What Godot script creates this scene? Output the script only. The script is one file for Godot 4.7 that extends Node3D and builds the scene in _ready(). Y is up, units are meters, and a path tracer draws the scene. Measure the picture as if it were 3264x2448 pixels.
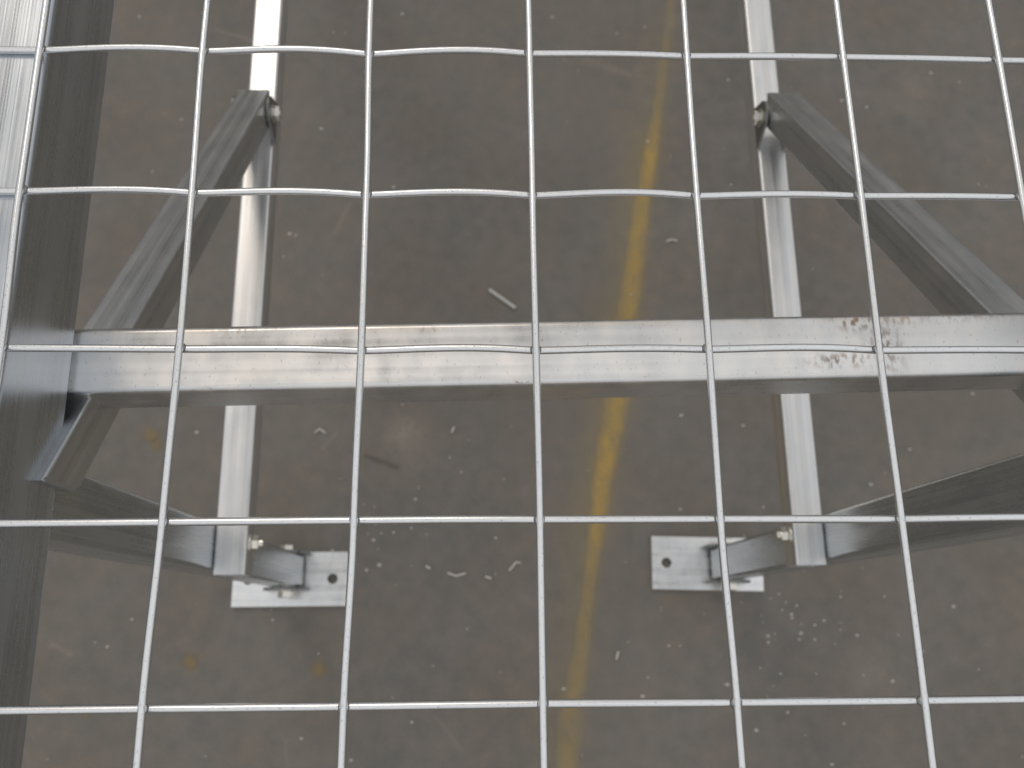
extends Node3D
# A welded wire mesh panel lying on a galvanised tube frame, seen from above; concrete floor a metre below.
# Heights are measured from the wire mesh (0) and lifted by H so that the floor is at y = 0.
const H := 1.03
const WIRE := 0.00225          # wire radius
const RAIL_BOTTOM := -0.090
const CROSS := 0.046           # crossbar size
const BAR_TOP := -0.504        # top of the low bars
const BAR := 0.0357
const BRACE := 0.0345
const LEG := 0.051

var rng := RandomNumberGenerator.new()
var metal := {}
var floor_material: StandardMaterial3D

# ------------------------------------------------------------------ helpers
func tag(o: Node, label: String, category: String, group := "", kind := ""):
	o.set_meta("label", label)
	o.set_meta("category", category)
	if group != "": o.set_meta("group", group)
	if kind != "": o.set_meta("kind", kind)

func put(called: String, mesh: Mesh, material: Material, parent: Node = self) -> MeshInstance3D:
	var o := MeshInstance3D.new()
	o.name = called
	o.mesh = mesh
	o.material_override = material
	parent.add_child(o, true)
	return o

# one triangle, wound so that its front (clockwise) side faces the normals given
func tri(st: SurfaceTool, p: Array, n: Array, uv: Array):
	var face: Vector3 = (p[2] - p[0]).cross(p[1] - p[0])
	var order := [0, 1, 2] if face.dot(n[0] + n[1] + n[2]) >= 0.0 else [0, 2, 1]
	for k in order:
		st.set_normal(n[k])
		st.set_uv(uv[k])
		st.add_vertex(p[k])

func quad(st: SurfaceTool, p: Array, n: Array, uv: Array):
	tri(st, [p[0], p[1], p[2]], [n[0], n[1], n[2]], [uv[0], uv[1], uv[2]])
	tri(st, [p[0], p[2], p[3]], [n[0], n[2], n[3]], [uv[0], uv[2], uv[3]])

# the rounded outline of a tube: [point, normal, distance along the outline]
func outline(w: float, h: float, r: float) -> Array:
	var out := []
	var d := 0.0
	var last := Vector2.ZERO
	for c in 4:
		var mid := Vector2([w, -w, -w, w][c], [h, h, -h, -h][c]) / 2.0 - Vector2([r, -r, -r, r][c], [r, r, -r, -r][c])
		for k in 5:
			var a := PI / 2.0 * (c + k / 4.0)
			var n := Vector2(cos(a), sin(a))
			var p := mid + n * r
			if out.size(): d += last.distance_to(p)
			out.append([p, n, d])
			last = p
	out.append([out[0][0], out[0][1], d + last.distance_to(out[0][0])])
	return out

# a hollow rectangular tube with rounded corners from a to b; "up" is the direction of its height
func tube(a: Vector3, b: Vector3, up: Vector3, w: float, h: float, r := 0.004, wall := 0.0028, steps := 1) -> ArrayMesh:
	var st := SurfaceTool.new()
	st.begin(Mesh.PRIMITIVE_TRIANGLES)
	var axis := (b - a).normalized()
	var side := axis.cross(up).normalized()
	var top := side.cross(axis).normalized()
	var run := a.distance_to(b)
	var shift := rng.randf() * 3.0
	var rim := outline(w, h, r)
	var bore := outline(w - 2 * wall, h - 2 * wall, maxf(r - wall, 0.0008))
	for k in rim.size() - 1:
		var i: Array = rim[k]
		var j: Array = rim[k + 1]
		var pi: Vector3 = side * i[0].x + top * i[0].y
		var pj: Vector3 = side * j[0].x + top * j[0].y
		var ni: Vector3 = side * i[1].x + top * i[1].y
		var nj: Vector3 = side * j[1].x + top * j[1].y
		for s in steps:
			var f := run * s / steps
			var g := run * (s + 1) / steps
			quad(st, [a + axis * f + pi, a + axis * g + pi, a + axis * g + pj, a + axis * f + pj], [ni, ni, nj, nj],
				[Vector2(f + shift, i[2] + shift), Vector2(g + shift, i[2] + shift), Vector2(g + shift, j[2] + shift), Vector2(f + shift, j[2] + shift)])
		var qi: Vector3 = side * bore[k][0].x + top * bore[k][0].y
		var qj: Vector3 = side * bore[k + 1][0].x + top * bore[k + 1][0].y
		quad(st, [a + qi, b + qi, b + qj, a + qj], [-ni, -ni, -nj, -nj], [Vector2(0, i[2]), Vector2(run, i[2]), Vector2(run, j[2]), Vector2(0, j[2])])
		quad(st, [a + pi, a + pj, a + qj, a + qi], [-axis, -axis, -axis, -axis], [Vector2(0, 0), Vector2(0, .01), Vector2(.002, .01), Vector2(.002, 0)])
		quad(st, [b + pi, b + pj, b + qj, b + qi], [axis, axis, axis, axis], [Vector2(0, 0), Vector2(0, .01), Vector2(.002, .01), Vector2(.002, 0)])
	return st.commit()

# a flat plate: an outline in a plane (u, v), thick along n
func slab(points: PackedVector2Array, origin: Vector3, u: Vector3, v: Vector3, thick: float) -> ArrayMesh:
	var st := SurfaceTool.new()
	st.begin(Mesh.PRIMITIVE_TRIANGLES)
	slab_into(st, points, origin, u, v, thick)
	return st.commit()

func slab_into(st: SurfaceTool, points: PackedVector2Array, origin: Vector3, u: Vector3, v: Vector3, thick: float, rims := true):
	var n := u.cross(v).normalized()
	var idx := Geometry2D.triangulate_polygon(points)
	for s in [0.5, -0.5]:
		var m: Vector3 = n * signf(s)
		for t in range(0, idx.size(), 3):
			var p := []
			var uv := []
			for k in 3:
				var q: Vector2 = points[idx[t + k]]
				p.append(origin + u * q.x + v * q.y + n * thick * s)
				uv.append(q)
			tri(st, p, [m, m, m], uv)
	if rims:
		for k in points.size():
			edge_into(st, points[k], points[(k + 1) % points.size()], origin, u, v, n, thick, Geometry2D.is_polygon_clockwise(points))

func edge_into(st: SurfaceTool, a: Vector2, b: Vector2, origin: Vector3, u: Vector3, v: Vector3, n: Vector3, thick: float, flip: bool):
	var d := (b - a).normalized()
	var o2 := Vector2(d.y, -d.x) * (-1.0 if flip else 1.0)
	var out := u * o2.x + v * o2.y
	var pa := origin + u * a.x + v * a.y
	var pb := origin + u * b.x + v * b.y
	quad(st, [pa + n * thick / 2, pb + n * thick / 2, pb - n * thick / 2, pa - n * thick / 2], [out, out, out, out], [Vector2(0, 0), Vector2(a.distance_to(b), 0), Vector2(a.distance_to(b), thick), Vector2(0, thick)])

# a round wire through a list of points
func wire_mesh(points: Array, r: float, sides := 10) -> ArrayMesh:
	var st := SurfaceTool.new()
	st.begin(Mesh.PRIMITIVE_TRIANGLES)
	var along: Vector3 = (points[-1] - points[0]).normalized()
	var up := Vector3.UP if absf(along.y) < 0.9 else Vector3.RIGHT
	var side := along.cross(up).normalized()
	up = side.cross(along).normalized()
	var d := rng.randf() * 2.0
	for k in points.size() - 1:
		var a: Vector3 = points[k]
		var b: Vector3 = points[k + 1]
		var e := d + a.distance_to(b)
		for s in sides:
			var t0 := TAU * s / sides
			var t1 := TAU * (s + 1) / sides
			var n0 := side * cos(t0) + up * sin(t0)
			var n1 := side * cos(t1) + up * sin(t1)
			var v0 := float(s) / sides
			var v1 := float(s + 1) / sides
			quad(st, [a + n0 * r, b + n0 * r, b + n1 * r, a + n1 * r], [n0, n0, n1, n1],
				[Vector2(d, v0), Vector2(e, v0), Vector2(e, v1), Vector2(d, v1)])
		d = e
	for end in 2:
		var c: Vector3 = points[-1] if end else points[0]
		var n: Vector3 = along if end else -along
		for s in sides:
			var t0 := TAU * s / sides
			var t1 := TAU * (s + 1) / sides
			tri(st, [c, c + (side * cos(t0) + up * sin(t0)) * r, c + (side * cos(t1) + up * sin(t1)) * r], [n, n, n], [Vector2.ZERO, Vector2(.01, 0), Vector2(.01, .01)])
	return st.commit()

# a round disc, hexagon or rod along "axis", its rim chamfered
func turned(st: SurfaceTool, at: Vector3, axis: Vector3, r: float, length: float, sides: int, chamfer := 0.0008):
	axis = axis.normalized()
	var u := axis.cross(Vector3(0.31, 0.9, 0.28)).normalized()
	var v := axis.cross(u)
	var rings := [[0.0, r - chamfer], [chamfer, r], [length - chamfer, r], [length, r - chamfer]]
	for k in sides:
		var t0 := TAU * k / sides
		var t1 := TAU * (k + 1) / sides
		var d0 := u * cos(t0) + v * sin(t0)
		var d1 := u * cos(t1) + v * sin(t1)
		var flat := (d0 + d1).normalized()
		for j in 3:
			var n := flat if j == 1 else (flat + axis * (1.0 if j == 2 else -1.0)).normalized()
			var n0 := d0 if sides > 8 and j == 1 else n
			var n1 := d1 if sides > 8 and j == 1 else n
			quad(st, [at + axis * rings[j][0] + d0 * rings[j][1], at + axis * rings[j + 1][0] + d0 * rings[j + 1][1], at + axis * rings[j + 1][0] + d1 * rings[j + 1][1], at + axis * rings[j][0] + d1 * rings[j][1]],
				[n0, n0, n1, n1], [Vector2.ZERO, Vector2(.01, 0), Vector2(.01, .01), Vector2(0, .01)])
		for j in [0, 3]:
			var n := axis if j == 3 else -axis
			tri(st, [at + axis * rings[j][0], at + axis * rings[j][0] + d0 * rings[j][1], at + axis * rings[j][0] + d1 * rings[j][1]], [n, n, n], [Vector2.ZERO, Vector2(.01, 0), Vector2(.01, .01)])

# a bolt whose head rests on "at" and whose shank runs along "axis" for "grip", a nut on the far side
func bolt(parent: Node, at: Vector3, axis: Vector3, grip: float, size := 0.005, spare := 0.012):
	axis = axis.normalized()
	var st := SurfaceTool.new()
	st.begin(Mesh.PRIMITIVE_TRIANGLES)
	turned(st, at - axis * size * 1.3, axis, size * 1.85, size * 1.3, 6)
	turned(st, at, axis, size, grip + spare, 14)
	var b := put("bolt", st.commit(), metal.zinc, parent)
	st = SurfaceTool.new()
	st.begin(Mesh.PRIMITIVE_TRIANGLES)
	turned(st, at + axis * (grip + 0.0016), axis, size * 1.85, size * 1.6, 6)
	put("nut", st.commit(), metal.zinc, b)
	st = SurfaceTool.new()
	st.begin(Mesh.PRIMITIVE_TRIANGLES)
	turned(st, at + axis * grip, axis, size * 2.3, 0.0015, 20, 0.0003)
	put("washer", st.commit(), metal.zinc, b)

# ------------------------------------------------------------------ textures
func noise(freq: float, seed_: int, oct := 3) -> FastNoiseLite:
	var n := FastNoiseLite.new()
	n.noise_type = FastNoiseLite.TYPE_SIMPLEX_SMOOTH
	n.seed = seed_
	n.frequency = freq
	n.fractal_octaves = oct
	return n

func tex(im: Image) -> ImageTexture:
	im.generate_mipmaps()
	return ImageTexture.create_from_image(im)

# fine lines that run along x, as drawing leaves them on a tube
func streaks(w: int, h: int, seed_: int, freq: float) -> PackedByteArray:
	var im := noise(freq, seed_, 2).get_seamless_image(10, h)
	im.resize(w, h, Image.INTERPOLATE_CUBIC)
	im.convert(Image.FORMAT_L8)
	return im.get_data()

func make_metals():
	var w := 1024
	var h := 512
	var fine := streaks(w, h, 3, 0.11)
	var broad := streaks(w, h, 9, 0.022)
	var cloud := noise(0.012, 5, 4).get_seamless_image(w, h).get_data()
	var grain := noise(0.35, 8, 2).get_seamless_image(w, h).get_data()
	var tone := PackedByteArray()
	var rough := PackedByteArray()
	tone.resize(w * h * 3)
	rough.resize(w * h)
	for i in w * h:
		var s := fine[i] / 255.0 - 0.5
		var b := broad[i] / 255.0 - 0.5
		var c := cloud[i] / 255.0 - 0.5
		var g := grain[i] / 255.0 - 0.5
		var v := 0.905 + 0.045 * s + 0.06 * b + 0.05 * c + 0.012 * g
		if g > 0.42 and c < -0.1: v -= 0.10
		tone[i * 3] = int(clampf(v + 0.016 * c, 0, 1) * 255)
		tone[i * 3 + 1] = int(clampf(v, 0, 1) * 255)
		tone[i * 3 + 2] = int(clampf(v - 0.018 * c, 0, 1) * 255)
		rough[i] = int(clampf(0.28 + 0.08 * s + 0.06 * c + 0.07 * b, 0.08, 0.7) * 255)
	var t := tex(Image.create_from_data(w, h, false, Image.FORMAT_RGB8, tone))
	var r := tex(Image.create_from_data(w, h, false, Image.FORMAT_L8, rough))
	var bump := Image.create_from_data(w, h, false, Image.FORMAT_L8, fine)
	bump.convert(Image.FORMAT_RGB8)
	bump.bump_map_to_normal_map(1.6)
	var nrm := tex(bump)
	for spec in [["tube", Color(0.985, 0.983, 0.982), 1.25], ["rail", Color(0.86, 0.885, 0.915), 1.05], ["leg", Color(0.86, 0.88, 0.895), 1.0], ["brace", Color(0.90, 0.91, 0.92), 1.15], ["plate", Color(1, 1, 1), 1.15]]:
		var m := StandardMaterial3D.new()
		m.albedo_color = spec[1]
		m.albedo_texture = t
		m.metallic = 1.0
		m.roughness = spec[2]
		m.roughness_texture = r
		m.normal_enabled = true
		m.normal_texture = nrm
		m.normal_scale = 0.08
		m.uv1_scale = Vector3(1.1, 6.5, 1) if spec[0] != "plate" else Vector3(5, 5, 1)
		metal[spec[0]] = m
	var dull := StandardMaterial3D.new()
	dull.albedo_color = Color(0.62, 0.62, 0.61)
	dull.albedo_texture = t
	dull.metallic = 1.0
	dull.roughness = 0.48
	metal.dull = dull
	# drawn wire: bright zinc with faint turns left by the die
	var zn := PackedByteArray()
	zn.resize(512 * 64 * 3)
	var zs := noise(0.09, 41, 3)
	for y in 64:
		for x in 512:
			var q := zs.get_noise_2d(x, y * 3)
			var v := 0.915 + 0.03 * q
			if zs.get_noise_2d(x * 2.3 + 900, y * 2) > 0.56: v -= 0.22
			var i := (y * 512 + x) * 3
			zn[i] = int(clampf(v, 0, 1) * 255)
			zn[i + 1] = int(clampf(v + 0.003, 0, 1) * 255)
			zn[i + 2] = int(clampf(v + 0.008, 0, 1) * 255)
	var m := StandardMaterial3D.new()
	m.albedo_texture = tex(Image.create_from_data(512, 64, false, Image.FORMAT_RGB8, zn))
	m.metallic = 1.0
	m.roughness = 0.27
	m.uv1_scale = Vector3(3, 1, 1)
	metal.wire = m
	var z := StandardMaterial3D.new()
	z.albedo_color = Color(0.93, 0.915, 0.88)
	z.metallic = 1.0
	z.roughness = 0.24
	metal.zinc = z

# the crossbar: the same drawn steel with brown handling marks
func crossbar_material() -> StandardMaterial3D:
	var w := 2048
	var h := 256
	var fine := streaks(w, h, 23, 0.09)
	var cloud := noise(0.014, 31, 4).get_seamless_image(w, h).get_data()
	var brush := noise(0.06, 77, 3)
	var speck := noise(0.21, 78, 2)
	var tone := PackedByteArray()
	var rough := PackedByteArray()
	tone.resize(w * h * 3)
	rough.resize(w * h)
	for y in h:
		for x in w:
			var i := y * w + x
			var s := fine[i] / 255.0 - 0.5
			var c := cloud[i] / 255.0 - 0.5
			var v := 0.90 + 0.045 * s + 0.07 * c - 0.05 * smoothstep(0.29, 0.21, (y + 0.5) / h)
			var warm := 0.004 + 0.03 * maxf(c, 0)
			# rubbed brown patches, metres along the bar
			var along := (x + 0.5) / w * 0.80
			var around := (y + 0.5) / h
			var rub := 0.0
			for p in [[0.579, 0.158, 0.016, 0.03, 0.9], [0.600, 0.15, 0.03, 0.02, 0.5], [0.567, 0.305, 0.020, 0.026, 0.9], [0.597, 0.26, 0.011, 0.09, 0.8], [0.16, 0.15, 0.02, 0.03, 0.3], [0.14, 0.37, 0.01, 0.012, 0.3], [0.285, 0.16, 0.004, 0.01, 1.2], [0.345, 0.372, 0.006, 0.01, 1.2], [0.655, 0.14, 0.05, 0.02, 0.35]]:
				var e := Vector2((along - p[0]) / p[2], (around - p[1]) / p[3])
				rub = maxf(rub, exp(-e.length_squared()) * p[4])
			rub *= clampf(0.25 + 2.2 * brush.get_noise_2d(x * 1.1, y * 1.1) + 0.5 * speck.get_noise_2d(x, y * 0.5), 0, 1)
			# tan handling bands along the far edge and a few wide stains
			var band := exp(-pow((around - 0.145 - 0.012 * brush.get_noise_2d(x * 0.12, 5)) / 0.018, 2.0)) * clampf(0.6 + 1.5 * brush.get_noise_2d(x * 0.1, 90), 0, 1)
			warm += 0.016 * band
			v -= 0.035 * band
			if speck.get_noise_2d(x * 0.7, y * 0.7) > 0.66: v -= 0.12
			v -= 0.34 * rub
			tone[i * 3] = int(clampf(v + warm + 0.05 * rub, 0, 1) * 255)
			tone[i * 3 + 1] = int(clampf(v, 0, 1) * 255)
			tone[i * 3 + 2] = int(clampf(v - warm - 0.03 * rub, 0, 1) * 255)
			rough[i] = int(clampf(0.33 + 0.12 * s + 0.14 * c + 0.3 * rub, 0.1, 0.9) * 255)
	var m := StandardMaterial3D.new()
	m.albedo_texture = tex(Image.create_from_data(w, h, false, Image.FORMAT_RGB8, tone))
	m.metallic = 1.0
	m.roughness = 1.0
	m.roughness_texture = tex(Image.create_from_data(w, h, false, Image.FORMAT_L8, rough))
	return m

# the sprayed yellow line on the floor: x, z, width, strength of the paint
var paint_line := [
	[0.372, -1.15, .012, .25], [0.3556, -1.033, .0131, .25], [0.338, -0.9363, .0129, .28], [0.315, -0.8015, .0163, .4], [0.2962, -0.7015, .0214, .85],
	[0.2732, -0.5949, .0228, .75], [0.2518, -0.4553, .0291, .72], [0.2374, -0.3833, .0321, .72], [0.2135, -0.2188, .0346, .8],
	[0.1969, -0.1522, .0309, .85], [0.1811, -0.0791, .0241, .9], [0.1686, 0.0001, .0206, .75], [0.151, 0.0998, .0155, .45],
	[0.1355, 0.1961, .0199, .45], [0.1168, 0.2892, .03, .4], [0.1069, 0.3785, .031, .42], [0.090, 0.52, .03, .4]]
var paint_spots := [[-0.498, 0.21, .0105, .75], [-0.292, 0.225, .0105, .75], [-0.596, -0.164, .012, .6], [-0.585, -0.147, .008, .55], [-0.656, 0.285, .006, .5]]

func line_at(z: float) -> Array:
	for k in paint_line.size() - 1:
		var a: Array = paint_line[k]
		var b: Array = paint_line[k + 1]
		if z >= a[1] and z <= b[1]:
			var f: float = (z - a[1]) / (b[1] - a[1])
			return [lerpf(a[0], b[0], f), lerpf(a[2], b[2], f), lerpf(a[3], b[3], f)]
	return []

const SHEET := 2.6              # metres of floor that one texture covers
const SHEET_MID := Vector2(0.05, -0.35)

func make_floor_material():
	var n := 2048
	var mott := noise(0.0045, 1, 5).get_seamless_image(n, n).get_data()
	var hue := noise(0.006, 2, 4).get_seamless_image(n, n).get_data()
	var mid := noise(0.03, 4, 4).get_seamless_image(n, n).get_data()
	var grain := noise(0.30, 6, 3).get_seamless_image(n, n).get_data()
	var tone := PackedByteArray()
	var rough := PackedByteArray()
	tone.resize(n * n * 3)
	rough.resize(n * n)
	for i in n * n:
		var a := mott[i] / 255.0 - 0.5
		var b := hue[i] / 255.0 - 0.5
		var c := mid[i] / 255.0 - 0.5
		var g := grain[i] / 255.0 - 0.5
		var v := 0.440 + 0.026 * a + 0.045 * c + 0.055 * g
		if c > 0.27: v += 0.10 * (c - 0.27)
		if g < -0.36 and c < 0.0: v -= 0.05
		tone[i * 3] = int(clampf(v + 0.011 + 0.018 * b + 0.018 * c, 0, 1) * 255)
		tone[i * 3 + 1] = int(clampf(v - 0.010 - 0.002 * b - 0.003 * c, 0, 1) * 255)
		tone[i * 3 + 2] = int(clampf(v - 0.036 - 0.018 * b - 0.012 * c, 0, 1) * 255)
		rough[i] = int(clampf(0.62 - 0.12 * a + 0.12 * c + 0.06 * g, 0, 1) * 255)
	var im := Image.create_from_data(n, n, false, Image.FORMAT_RGB8, tone)
	var px := n / SHEET
	var org := SHEET_MID - Vector2(SHEET, SHEET) / 2.0
	# pale scuffs and scratches worn into the surface: from, to, width, strength, tone
	var pale := Color(0.56, 0.52, 0.48)
	var dark := Color(0.27, 0.22, 0.20)
	for s in [[-.542, -.971, -.473, -.948, .004, .5, pale], [-.295, -.545, -.272, -.601, .004, .4, pale], [.179, -.913, .264, -.883, .008, .35, pale], [-.227, -.126, -.173, -.105, .004, .42, dark],
			[-.30, -.14, -.28, -.165, .004, .4, pale], [.40, -.20, .60, -.16, .005, .14, pale], [.47, -.62, .74, -.45, .006, .14, pale], [-.10, .30, -.06, .35, .004, .3, pale], [-.34, .33, -.33, .40, .003, .3, pale],
			[-.72, .18, -.69, .195, .005, .5, pale], [.70, -.86, .83, -.80, .02, .25, pale], [-.03, -.96, .02, -1.0, .003, .2, pale], [-.27, -.50, -.255, -.53, .003, .2, pale], [.33, .02, .46, .05, .004, .12, dark], [-.45, .10, -.30, .12, .01, .12, dark]]:
		dab(im, px, org, Vector2(s[0], s[1]), Vector2(s[2], s[3]), s[4], s[5], s[6])
	for s in [[-.164, -.166, .026, .55], [-.145, -.140, .055, .24], [.622, .231, .045, .2], [.60, .25, .03, .18], [.389, -.558, .05, .16], [.06, -.88, .10, .10], [.83, -.86, .04, .3], [.55, -.70, .14, .10], [-.16, -.24, .02, .3]]:
		dab(im, px, org, Vector2(s[0], s[1]), Vector2(s[0], s[1]), s[2], s[3], Color(0.60, 0.56, 0.52))
	# the sprayed line with its overspray
	var ragged := noise(0.02, 51, 3)
	var dust := noise(0.25, 52, 2)
	for y in n:
		var z := org.y + (y + 0.5) / px
		var l := line_at(z)
		if l.is_empty(): continue
		var from := int((l[0] - 0.13 - org.x) * px)
		for x in range(from, int((l[0] + 0.10 - org.x) * px)):
			var d: float = org.x + (x + 0.5) / px - l[0] + 0.0012 * ragged.get_noise_2d(0, y)
			var half: float = lerpf(l[1], 0.025, 0.35) * 0.66
			var core := exp(-pow(absf(d) / half, 2.8))
			var mist := 0.24 * exp(-pow((d + 0.016) / 0.042, 2.0))
			var wear := clampf(0.90 + 0.32 * ragged.get_noise_2d(x * 2.0, y * 1.2) + 0.35 * dust.get_noise_2d(x, y), 0.15, 1.15)
			var k: float = clampf((core * 0.74 + mist) * l[2] * wear, 0, 0.9)
			if k > 0.004:
				im.set_pixel(x, y, im.get_pixel(x, y).lerp(Color(0.71, 0.58, 0.30), k))
	for s in paint_spots:
		dab(im, px, org, Vector2(s[0], s[1]), Vector2(s[0], s[1]), s[2], s[3] * 0.68, Color(0.60, 0.46, 0.20), 1.0)
	var m := StandardMaterial3D.new()
	m.albedo_texture = tex(im)
	m.roughness = 1.0
	m.roughness_texture = tex(Image.create_from_data(n, n, false, Image.FORMAT_L8, rough))
	m.metallic_specular = 0.4
	floor_material = m

func dab(im: Image, px: float, org: Vector2, a: Vector2, b: Vector2, r: float, k: float, c: Color, hard := 1.0):
	var lo := (Vector2(minf(a.x, b.x), minf(a.y, b.y)) - Vector2(r, r) * 2.2 - org) * px
	var hi := (Vector2(maxf(a.x, b.x), maxf(a.y, b.y)) + Vector2(r, r) * 2.2 - org) * px
	var edge := noise(0.05, int(a.x * 1000) + 7, 3)
	for y in range(maxi(0, int(lo.y)), mini(im.get_height(), int(hi.y) + 1)):
		for x in range(maxi(0, int(lo.x)), mini(im.get_width(), int(hi.x) + 1)):
			var p := org + Vector2(x + 0.5, y + 0.5) / px
			var q := Geometry2D.get_closest_point_to_segment(p, a, b) if a != b else a
			var d := p.distance_to(q) / r * (1.0 + 0.5 * edge.get_noise_2d(x, y))
			var f := k * exp(-pow(d, 2.0 * hard)) * (1.0 + 0.6 * edge.get_noise_2d(x * 2.0, y * 2.0))
			if f > 0.004:
				im.set_pixel(x, y, im.get_pixel(x, y).lerp(c, clampf(f, 0, 1)))

func floor_uv(p: Vector2) -> Vector2:
	return (p - SHEET_MID) / SHEET + Vector2(0.5, 0.5)

# ------------------------------------------------------------------ the scene
func _ready():
	rng.seed = 20240
	# camera: held over the mesh, looking down and a little forward
	var cam := Camera3D.new()
	cam.name = "camera"
	cam.fov = 46.89
	cam.near = 0.02
	cam.far = 200.0
	cam.transform = Transform3D(Basis(Vector3(0.999312, 0.035338, 0.011251), Vector3(0.001754, 0.258010, -0.966141), Vector3(-0.037044, 0.965496, 0.257771)), Vector3(-0.0317, 0.4834 + H, 0.1505))
	var lens := CameraAttributesPhysical.new()
	lens.frustum_focal_length = 12.0 / tan(deg_to_rad(46.89 / 2.0))
	lens.frustum_focus_distance = 0.52
	lens.exposure_aperture = 8.5
	lens.frustum_near = 0.02
	lens.frustum_far = 200.0
	cam.attributes = lens
	add_child(cam)
	cam.current = true
	var world := WorldEnvironment.new()
	world.name = "world_environment"
	var env := Environment.new()
	env.background_mode = Environment.BG_SKY
	var sky := Sky.new()
	var air := ProceduralSkyMaterial.new()
	air.sky_top_color = Color(0.90, 0.905, 0.91)
	air.sky_horizon_color = Color(0.66, 0.66, 0.655)
	air.sky_curve = 0.36
	air.ground_bottom_color = Color(0.25, 0.24, 0.22)
	air.ground_horizon_color = Color(0.42, 0.41, 0.40)
	air.sky_energy_multiplier = 1.0
	air.sun_angle_max = 1.0
	sky.sky_material = air
	env.sky = sky
	env.tonemap_mode = Environment.TONE_MAPPER_LINEAR
	env.tonemap_exposure = 1.0
	env.sdfgi_enabled = true
	env.ssao_enabled = true
	env.ssil_enabled = true
	world.environment = env
	add_child(world)
	var sun := DirectionalLight3D.new()
	sun.name = "sun"
	sun.light_energy = 0.18
	sun.light_color = Color(1.0, 0.96, 0.91)
	sun.light_angular_distance = 22.0
	sun.shadow_enabled = true
	add_child(sun)
	sun.look_at_from_position(Vector3(-0.24, 1.0, -0.74), Vector3.ZERO, Vector3.UP)

	make_metals()
	make_floor_material()
	build_floor()
	build_frame()
	build_mesh()
	build_litter()

func build_floor():
	var st := SurfaceTool.new()
	st.begin(Mesh.PRIMITIVE_TRIANGLES)
	var n := Vector3.UP
	var e := 9.0
	var c := [Vector2(-e, -e), Vector2(e, -e), Vector2(e, e), Vector2(-e, e)]
	var p := []
	var uv := []
	for q in c:
		p.append(Vector3(q.x, 0, q.y))
		uv.append(floor_uv(q))
	quad(st, p, [n, n, n, n], uv)
	var f := put("concrete_floor", st.commit(), floor_material)
	tag(f, "stained brown grey concrete floor far below the wire mesh", "floor", "", "structure")
	# the paint lies on the floor as thin skins of its own
	st = SurfaceTool.new()
	st.begin(Mesh.PRIMITIVE_TRIANGLES)
	var old := []
	for k in 66:
		var z := -1.14 + k * 0.025
		var l := line_at(z)
		if l.is_empty(): break
		var row := []
		for s in [-0.75, 0.7]:
			var x: float = l[0] + l[1] * (s + 0.12 * sin(k * 2.1 + s * 5.0))
			row.append(Vector3(x, 0.0006, z))
		if old.size():
			var r := [old[0], old[1], row[1], row[0]]
			var t := []
			for q in r: t.append(floor_uv(Vector2(q.x, q.z)))
			quad(st, r, [n, n, n, n], t)
		old = row
	var line := put("paint_line", st.commit(), floor_material)
	tag(line, "uneven yellow sprayed line running the length of the concrete floor", "paint line")
	var words := ["round yellow paint spot below the left foot plate, the farther left of two", "round yellow paint spot below the left foot plate, nearer to the yellow line", "larger faded yellow spot beside the left low bar, under the brace", "smaller faded yellow spot just below the larger one by the brace", "tiny yellow fleck on the floor beside the left rail, bottom left"]
	for i in paint_spots.size():
		var s: Array = paint_spots[i]
		var ring := PackedVector2Array()
		for k in 14:
			var a := TAU * k / 14.0
			ring.append(Vector2(cos(a), sin(a)) * s[2] * (1.1 + 0.1 * sin(k * 2.7 + i)))
		st = SurfaceTool.new()
		st.begin(Mesh.PRIMITIVE_TRIANGLES)
		for k in 14:
			var q := [Vector2.ZERO, ring[k], ring[(k + 1) % 14]]
			var r := []
			var t := []
			for v in q:
				r.append(Vector3(v.x, 0, v.y))
				t.append(floor_uv(v + Vector2(s[0], s[1])))
			tri(st, r, [n, n, n], t)
		var o := put("paint_spot", st.commit(), floor_material)
		o.position = Vector3(s[0], 0.0006, s[1])
		tag(o, words[i], "paint spot", "yellow paint spots on the floor")

func at(x: float, y: float, z: float) -> Vector3:
	return Vector3(x, y + H, z)

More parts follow.
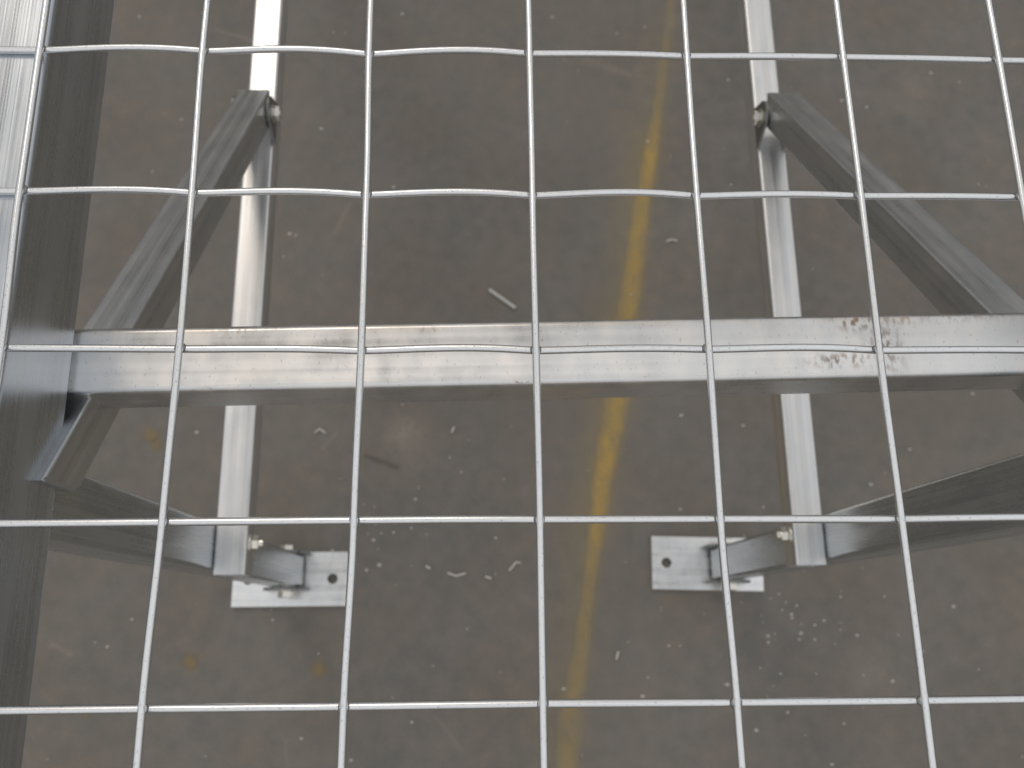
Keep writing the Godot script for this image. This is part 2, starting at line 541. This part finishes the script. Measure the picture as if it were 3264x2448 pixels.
func build_frame():
	var frame := Node3D.new()
	frame.name = "steel_frame"
	add_child(frame)
	tag(frame, "bare steel tube table frame with bolted legs and diagonal braces under the wire mesh", "frame")
	var top := -0.0043
	# long rails that carry the mesh; the right one is outside the picture
	for x in [-0.3255, 0.426]:
		var h := top - RAIL_BOTTOM
		put("rail", tube(at(x, top - h / 2, -1.62), at(x, top - h / 2, 0.46), Vector3.UP, 0.051, h, 0.006), metal.rail, frame)
	# crossbars under the rails
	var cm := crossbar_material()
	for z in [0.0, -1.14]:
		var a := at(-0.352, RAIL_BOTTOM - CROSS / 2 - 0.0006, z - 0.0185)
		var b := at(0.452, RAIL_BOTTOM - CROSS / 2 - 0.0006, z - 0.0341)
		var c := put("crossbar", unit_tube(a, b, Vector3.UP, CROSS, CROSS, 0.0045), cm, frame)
		if z == 0.0: c.set_meta("label", "crossbar with brown rub marks near its right end")
	# left and right side: leg, low bar, braces, foot
	for s in [-1, 1]:
		var inner := -0.3205 if s < 0 else 0.3545          # inner face of the legs
		var legx: float = inner + s * LEG / 2
		var near_z := 0.0685 if s < 0 else 0.064
		var barx: float = inner - s * BAR / 2
		var bracex := -0.3040 if s < 0 else 0.3412
		var far_z := -1.235
		var bar_slant := 0.0
		put("low_bar", tube(at(barx - bar_slant, BAR_TOP - BAR / 2, far_z - 0.03), at(barx, BAR_TOP - BAR / 2, near_z + 0.031), Vector3.UP, BAR, BAR, 0.0035), metal.tube, frame)
		for far in 2:
			var z := far_z if far else near_z
			put("leg", tube(at(legx, -1.006, z), at(legx, RAIL_BOTTOM - (0.0008 if s < 0 else -0.045), z), Vector3.FORWARD, LEG, LEG, 0.005), metal.leg, frame)
			if s > 0:    # the right legs stand inside the rail and reach it by a short arm
				put("arm", tube(at(inner + LEG + 0.0005, RAIL_BOTTOM + 0.020, z), at(0.400, RAIL_BOTTOM + 0.020, z), Vector3.UP, 0.046, 0.046, 0.004), metal.tube, frame)
			foot(frame, s, legx, z, far)
			# bolt through the low bar and the leg
			bolt(frame, at(inner + s * LEG, BAR_TOP - 0.017, z - (0.004 if far == 0 else 0.0)), Vector3(-s, 0, 0), LEG + BAR, 0.0048, 0.014)
			brace(frame, s, bracex, far)

# the same tube with its texture laid once along its length and once round it
func unit_tube(a: Vector3, b: Vector3, up: Vector3, w: float, h: float, r: float) -> ArrayMesh:
	var m := tube(a, b, up, w, h, r)
	var arr := m.surface_get_arrays(0)
	var v: PackedVector3Array = arr[Mesh.ARRAY_VERTEX]
	var uv: PackedVector2Array = arr[Mesh.ARRAY_TEX_UV]
	var axis := (b - a).normalized()
	var low := 1e9
	for q in uv: low = minf(low, q.y)
	var around := 2 * (w + h) - 8 * r + TAU * r
	var side := axis.cross(up).normalized()
	for i in uv.size():
		var d := v[i] - a
		# place round the tube, from the near lower edge upwards; flat unrolling about the axis
		var p := Vector2(d.dot(side), d.dot(up))
		var ring := 0.0
		if absf(p.y - h / 2) <= absf(absf(p.x) - w / 2): ring = 0.125 + 0.25 * (p.x / w + 0.5)
		elif p.x > 0: ring = 0.5 - 0.25 * (p.y / h + 0.5) + 0.125
		else: ring = 0.125 - 0.25 * (0.5 - p.y / h)
		uv[i] = Vector2(d.dot(axis) / a.distance_to(b), ring * 1.0)
	arr[Mesh.ARRAY_TEX_UV] = uv
	var out := ArrayMesh.new()
	out.add_surface_from_arrays(Mesh.PRIMITIVE_TRIANGLES, arr)
	return out

func foot(frame: Node, s: int, legx: float, z: float, far: int):
	var cx := -0.343 if s < 0 else 0.351
	var cz := z + (0.0125 if s < 0 else -0.002)
	var turn := 0.0 if s < 0 else -0.03
	var half := Vector2(0.0935, 0.0435)
	var hole := 0.0085
	var hx := 0.069
	var y := -1.03 + 0.0051
	var u := Vector3(cos(turn), 0, -sin(turn))
	var v := Vector3(sin(turn), 0, cos(turn))
	var o := at(cx, y, cz)
	var st := SurfaceTool.new()
	st.begin(Mesh.PRIMITIVE_TRIANGLES)
	# the middle, then a square round each hole
	var q := half.x - hx
	slab_into(st, PackedVector2Array([Vector2(-hx + q, -half.y), Vector2(hx - q, -half.y), Vector2(hx - q, half.y), Vector2(-hx + q, half.y)]), o, u, v, 0.01, false)
	for e in [-1, 1]:
		for k in 32:
			var ring := []
			for j in 2:
				var t := TAU * (k + j) / 32.0
				var d := Vector2(cos(t), sin(t))
				var far_at := minf(q / maxf(absf(d.x), 1e-6), half.y / maxf(absf(d.y), 1e-6))
				ring.append([d * hole, d * far_at])
			var corner := []
			var c0: Vector2 = ring[0][1]
			var c1: Vector2 = ring[1][1]
			var pts := PackedVector2Array([ring[0][0], c0])
			if absf(absf(c0.x) - q) < 1e-6 and absf(absf(c1.y) - half.y) < 1e-6 or absf(absf(c1.x) - q) < 1e-6 and absf(absf(c0.y) - half.y) < 1e-6:
				pts.append(Vector2(q * signf(c0.x + c1.x), half.y * signf(c0.y + c1.y)))
			pts.append(c1)
			pts.append(ring[1][0])
			for i in pts.size(): pts[i] += Vector2(e * hx, 0)
			slab_into(st, pts, o, u, v, 0.01, false)
			edge_into(st, pts[pts.size() - 1], pts[0], o, u, v, u.cross(v).normalized(), 0.01, false)
	var cs := [Vector2(-half.x, -half.y), Vector2(half.x, -half.y), Vector2(half.x, half.y), Vector2(-half.x, half.y)]
	for k in 4: edge_into(st, cs[k], cs[(k + 1) % 4], o, u, v, u.cross(v).normalized(), 0.01, false)
	var plate := put("foot_plate", st.commit(), metal.plate, frame)
	# two upright ears hold the leg, a bolt runs through all three
	var ear := PackedVector2Array([Vector2(-0.034, 0), Vector2(0.034, 0), Vector2(0.034, 0.026)])
	for k in 7:
		var t := PI * k / 6.0
		ear.append(Vector2(0.024 * cos(t), 0.036 + 0.018 * sin(t)))
	ear.append(Vector2(-0.034, 0.026))
	for e in [-1, 1]:
		put("ear", slab(ear, at(legx, -1.0199, z + e * (LEG / 2 + 0.0034)), Vector3.RIGHT, Vector3.UP, 0.0045), metal.dull, plate)
	bolt(frame, at(legx - s * 0.004, -0.985, z - LEG / 2 - 0.0058), Vector3(0, 0, 1), LEG + 0.0116, 0.0065, 0.012)

# a brace from a lug on the low bar up to the top of the leg, both ends cut to fit
func brace(frame: Node, s: int, x: float, far: int):
	var mirror := func(z: float) -> float: return z if far == 0 else -1.167 - z
	var dir := Vector2(0.41, 0.3155).normalized()       # z, y
	var nrm := Vector2(-dir.y, dir.x)
	var top0 := Vector2(-0.474, -0.4715) if s < 0 else Vector2(-0.465, -0.4525)
	var deep := 0.0375 if s < 0 else 0.0395
	var lean := -0.016 if s < 0 else 0.12                  # the braces run outwards to the middle of their legs
	# profile in (z, y): top edge, cut at the leg, lower edge
	var b0: Vector2 = top0 - nrm * deep + dir * 0.004
	var b1: Vector2 = b0 + dir * ((0.066 if s < 0 else 0.037) - b0.x) / dir.x
	var t1: Vector2 = top0 + dir * (b1.x - top0.x) / dir.x
	var prof := [top0, t1, b1, b0]
	var st := SurfaceTool.new()
	st.begin(Mesh.PRIMITIVE_TRIANGLES)
	var w := 0.0186 if s < 0 else 0.020
	var r := 0.0022
	var shift := rng.randf() * 4.0
	# walls: the long edges are rounded where top and side meet
	var p3 := func(px: float, q: Vector2) -> Vector3: return at(x + px + lean * (q.x + 0.44), q.y, mirror.call(q.x))
	var n3 := func(nx: float, q: Vector2) -> Vector3: return Vector3(nx, q.y, q.x if far == 0 else -q.x).normalized()
	var mid := Vector2.ZERO
	for q in prof: mid += q / prof.size()
	for k in prof.size():
		var a: Vector2 = prof[k]
		var b: Vector2 = prof[(k + 1) % prof.size()]
		var d: Vector2 = (b - a).normalized()
		var o := Vector2(-d.y, d.x)
		if o.dot((a + b) / 2.0 - mid) < 0: o = -o
		var l0 := dir.dot(a) + shift
		var l1 := dir.dot(b) + shift
		# flat strip, then a quarter round on each side
		quad(st, [p3.call(-w + r, a), p3.call(w - r, a), p3.call(w - r, b), p3.call(-w + r, b)], [n3.call(0.0, o), n3.call(0.0, o), n3.call(0.0, o), n3.call(0.0, o)],
			[Vector2(l0, shift), Vector2(l0, shift + 2 * w), Vector2(l1, shift + 2 * w), Vector2(l1, shift)])
		for e in [-1.0, 1.0]:
			for j in 4:
				var f0 := PI / 2 * j / 4.0
				var f1 := PI / 2 * (j + 1) / 4.0
				var x0: float = e * (w - r + r * sin(f0))
				var x1: float = e * (w - r + r * sin(f1))
				var i0: Vector2 = -o * r * (1 - cos(f0))
				var i1: Vector2 = -o * r * (1 - cos(f1))
				var m0: Vector3 = n3.call(e * sin(f0), o * cos(f0))
				var m1: Vector3 = n3.call(e * sin(f1), o * cos(f1))
				quad(st, [p3.call(x0, a + i0), p3.call(x1, a + i1), p3.call(x1, b + i1), p3.call(x0, b + i0)], [m0, m1, m1, m0],
					[Vector2(l0, shift + j * .001), Vector2(l0, shift + j * .001 + .001), Vector2(l1, shift + j * .001 + .001), Vector2(l1, shift + j * .001)])
	# the two cheeks
	var poly := PackedVector2Array()
	for q in prof: poly.append(q + (mid - q).normalized() * r * 1.0)
	var poly2 := PackedVector2Array(prof)
	var inset := Geometry2D.offset_polygon(poly2, -r)
	if inset.size(): poly = inset[0]
	var idx := Geometry2D.triangulate_polygon(poly)
	for e in [-1.0, 1.0]:
		for t in range(0, idx.size(), 3):
			var p := []
			var uv := []
			for k in 3:
				var q: Vector2 = poly[idx[t + k]]
				p.append(p3.call(e * w, q))
				uv.append(Vector2(dir.dot(q) + shift, nrm.dot(q) + shift))
			var n := Vector3(e, 0, 0)
			tri(st, p, [n, n, n], uv)
	put("brace", st.commit(), metal.brace, frame)
	# lug: two rounded cheeks standing on the low bar
	var zc: float = mirror.call(-0.4475)
	var cheek := PackedVector2Array([Vector2(-0.026, 0), Vector2(0.030, 0)])
	for k in 9:
		var t := PI * k / 8.0
		cheek.append(Vector2(0.019 * cos(t), 0.026 + 0.019 * sin(t)))
	for e in [-1, 1]:
		put("lug", slab(cheek, at(x + e * (w + 0.0022), BAR_TOP + 0.0004, zc), Vector3(0, 0, 1 if far == 0 else -1), Vector3.UP, 0.003), metal.dull, frame)
	bolt(frame, at(x + s * (w + 0.0038), BAR_TOP + 0.0235, zc), Vector3(-s, 0, 0), 2 * w + 0.0076, 0.0048, 0.010)

func build_mesh():
	var panel := Node3D.new()
	panel.name = "wire_mesh_panel"
	add_child(panel)
	tag(panel, "welded square mesh panel of bright galvanised wire lying on the steel frame", "wire mesh")
	# where the long wires run at each measured row (x), and the rows (z)
	var rows := [-0.1940, -0.0970, 0.0008, 0.0977, 0.1929]
	var long_x := [
		[-0.3008, -0.3001, -0.2979, -0.2985, -0.3005], [-0.2018, -0.2006, -0.2002, -0.2005, -0.2025], [-0.0997, -0.0987, -0.0981, -0.0991, -0.1013], [-0.0001, 0.0004, 0.0007, 0.0008, 0.0009],
		[0.0995, 0.0994, 0.0998, 0.0998, 0.1015], [0.1994, 0.1994, 0.1994, 0.2001, 0.2001], [0.2997, 0.2996, 0.2992, 0.2995, 0.3000], [0.3995, 0.3994, 0.3990, 0.3997, 0.4000]]
	var row_z := [[-0.1929, -0.1937, -0.1929, -0.1948, -0.1942, -0.1950, -0.1939, -0.1940], [-0.0972, -0.0969, -0.0964, -0.0966, -0.0969, -0.0976, -0.0974, -0.0972], [-0.0007, 0.0001, 0.0011, 0.0011, 0.0004, 0.0010, 0.0010, 0.0008],
		[0.0976, 0.0974, 0.0972, 0.0975, 0.0980, 0.0988, 0.0985, 0.0982], [0.1918, 0.1920, 0.1924, 0.1924, 0.1933, 0.1938, 0.1938, 0.1938]]
	var sag := {0: [0.0027, 0.0031, 0.0032, 0.0010, 0.0004, 0.0003, 0.0], 1: [0.0021, 0.0020, 0.0024, 0.0026, 0.0014, 0.0004, 0.0], 2: [0.0, 0.0008, 0.0018, 0.0010, 0.0016, 0.0004, 0.0004], 3: [0.0, 0.0, 0.0002, 0.0, 0.0, 0.0004, 0.0]}
	for c in 8:
		var pts := []
		var z := -1.56
		while z < 0.43:
			var x := 0.0
			if z <= rows[0]: x = long_x[c][0]
			elif z >= rows[4]: x = long_x[c][4]
			else:
				for k in 4:
					if z >= rows[k] and z <= rows[k + 1]:
						x = lerpf(long_x[c][k], long_x[c][k + 1], smoothstep(0, 1, (z - rows[k]) / (rows[k + 1] - rows[k])))
			pts.append(at(x + 0.00025 * sin(z * 23.0 + c * 2.0), 0.0020, z))
			z += 0.012
		put("long_wire", wire_mesh(pts, WIRE), metal.wire, panel)
	var drop := SphereMesh.new()
	drop.radius = 0.0030
	drop.height = 0.0036
	drop.radial_segments = 10
	drop.rings = 5
	for r in range(-14, 7):
		var pts := []
		var first := -0.340
		for k in 112:
			var x := first + k * 0.007
			var z := 0.0
			var y := -0.0020
			var cell := clampi(int(floor((x + 0.3) / 0.1)), 0, 6)
			var f := clampf((x + 0.3) / 0.1 - cell, 0, 1)
			if r >= 0 and r < 5:
				z = lerpf(row_z[r][cell], row_z[r][cell + 1], f)
				if sag.has(r):
					# slack between the welds: a slow rise and a quick return
					z -= sag[r][cell] * sin(PI * pow(f, 1.45))
					y += sag[r][cell] * 0.2 * sin(TAU * f)
			else:
				z = -0.1940 + r * 0.0968 + 0.0012 * sin(r * 3.0) * sin(PI * pow(f, 1.4))
			pts.append(at(x, y, z))
		put("cross_wire", wire_mesh(pts, WIRE), metal.wire, panel)
		for c in 8:
			var z: float = row_z[r][c] if r >= 0 and r < 5 else -0.1940 + r * 0.0968
			var w := put("weld", drop, metal.dull, panel)
			w.position = at(long_x[c][clampi(r, 0, 4)], 0.0001, z)
			w.rotation.y = rng.randf() * TAU
			w.scale = Vector3(rng.randf_range(0.9, 1.25), 1.0, rng.randf_range(0.9, 1.2))

func build_litter():
	# a short cut of wire
	var p0 := Vector3(-0.013, 0.0035, -0.430)
	var p1 := Vector3(0.034, 0.0035, -0.395)
	var m := StandardMaterial3D.new()
	m.albedo_color = Color(0.76, 0.75, 0.73)
	m.metallic = 0.2
	m.roughness = 0.5
	var o := put("wire_offcut", wire_mesh([p0, p0.lerp(p1, 0.5), p1], 0.0034, 10), m)
	tag(o, "short straight pale metal offcut lying on the floor beyond the crossbar", "offcut")
	var rust := StandardMaterial3D.new()
	rust.albedo_color = Color(0.30, 0.24, 0.21)
	rust.metallic = 0.3
	rust.roughness = 0.7
	var curls := [[[-0.121, 0.061], [-0.114, 0.066]], [[-0.085, 0.073], [-0.071, 0.078], [-0.055, 0.074]], [[-0.022, 0.079], [-0.012, 0.083]], [[0.018, 0.070], [0.030, 0.056], [0.038, 0.058]], [[-0.316, -0.166], [-0.308, -0.173], [-0.297, -0.166]], [[-0.080, -0.166], [-0.075, -0.176]], [[0.192, 0.214], [0.196, 0.202]], [[0.316, -0.526], [0.326, -0.531], [0.337, -0.528]]]
	var swarf := StandardMaterial3D.new()
	swarf.albedo_color = Color(0.80, 0.77, 0.74)
	swarf.metallic = 0.0
	swarf.roughness = 0.55
	var names := ["pale metal shaving on the floor left of a curved row of shavings", "bent pale shaving in the middle of the floor between the foot plates", "short pale shaving between the foot plates, right of the bent one", "hooked pale shaving nearest the yellow line between the foot plates", "curled pale shaving on the floor right of the left low bar below the crossbar", "small pale shaving below the middle of the crossbar", "upright pale shaving right of the yellow line near the bottom", "bent pale shaving beyond the crossbar right of the yellow line"]
	for i in curls.size():
		var pts := []
		for q in curls[i]: pts.append(Vector3(q[0], 0.0022, q[1]))
		var s := put("metal_shaving", wire_mesh(pts, 0.0018, 6), swarf)
		tag(s, names[i], "shaving", "pale shavings on the floor")
	# grit too fine to count
	var st := SurfaceTool.new()
	st.begin(Mesh.PRIMITIVE_TRIANGLES)
	for i in 230:
		var c := Vector3(rng.randf_range(-0.95, 1.05), 0.0, rng.randf_range(-1.05, 0.40))
		if i < 60: c = Vector3(rng.randfn(0.47, 0.11), 0.0, rng.randfn(0.16, 0.08))
		elif i < 85: c = Vector3(rng.randfn(-0.22, 0.06), 0.0, rng.randfn(0.02, 0.05))
		var r := 0.0009 + 0.0022 * pow(rng.randf(), 2.2)
		var turn := rng.randf() * TAU
		var tip := c + Vector3(0, r * 1.1, 0)
		for k in 5:
			var a := turn + TAU * k / 5.0
			var b := turn + TAU * (k + 1) / 5.0
			var pa := c + Vector3(cos(a) * r * 1.3, 0.0002, sin(a) * r)
			var pb := c + Vector3(cos(b) * r * 1.3, 0.0002, sin(b) * r)
			var n := (Vector3.UP * 0.7 + Vector3(cos((a + b) / 2), 0, sin((a + b) / 2))).normalized()
			tri(st, [tip, pa, pb], [n, n, n], [Vector2.ZERO, Vector2(0, 1), Vector2(1, 1)])
	var grit := put("grit", st.commit(), swarf)
	tag(grit, "pale grit and tiny metal chips scattered over the concrete floor", "grit", "", "stuff")
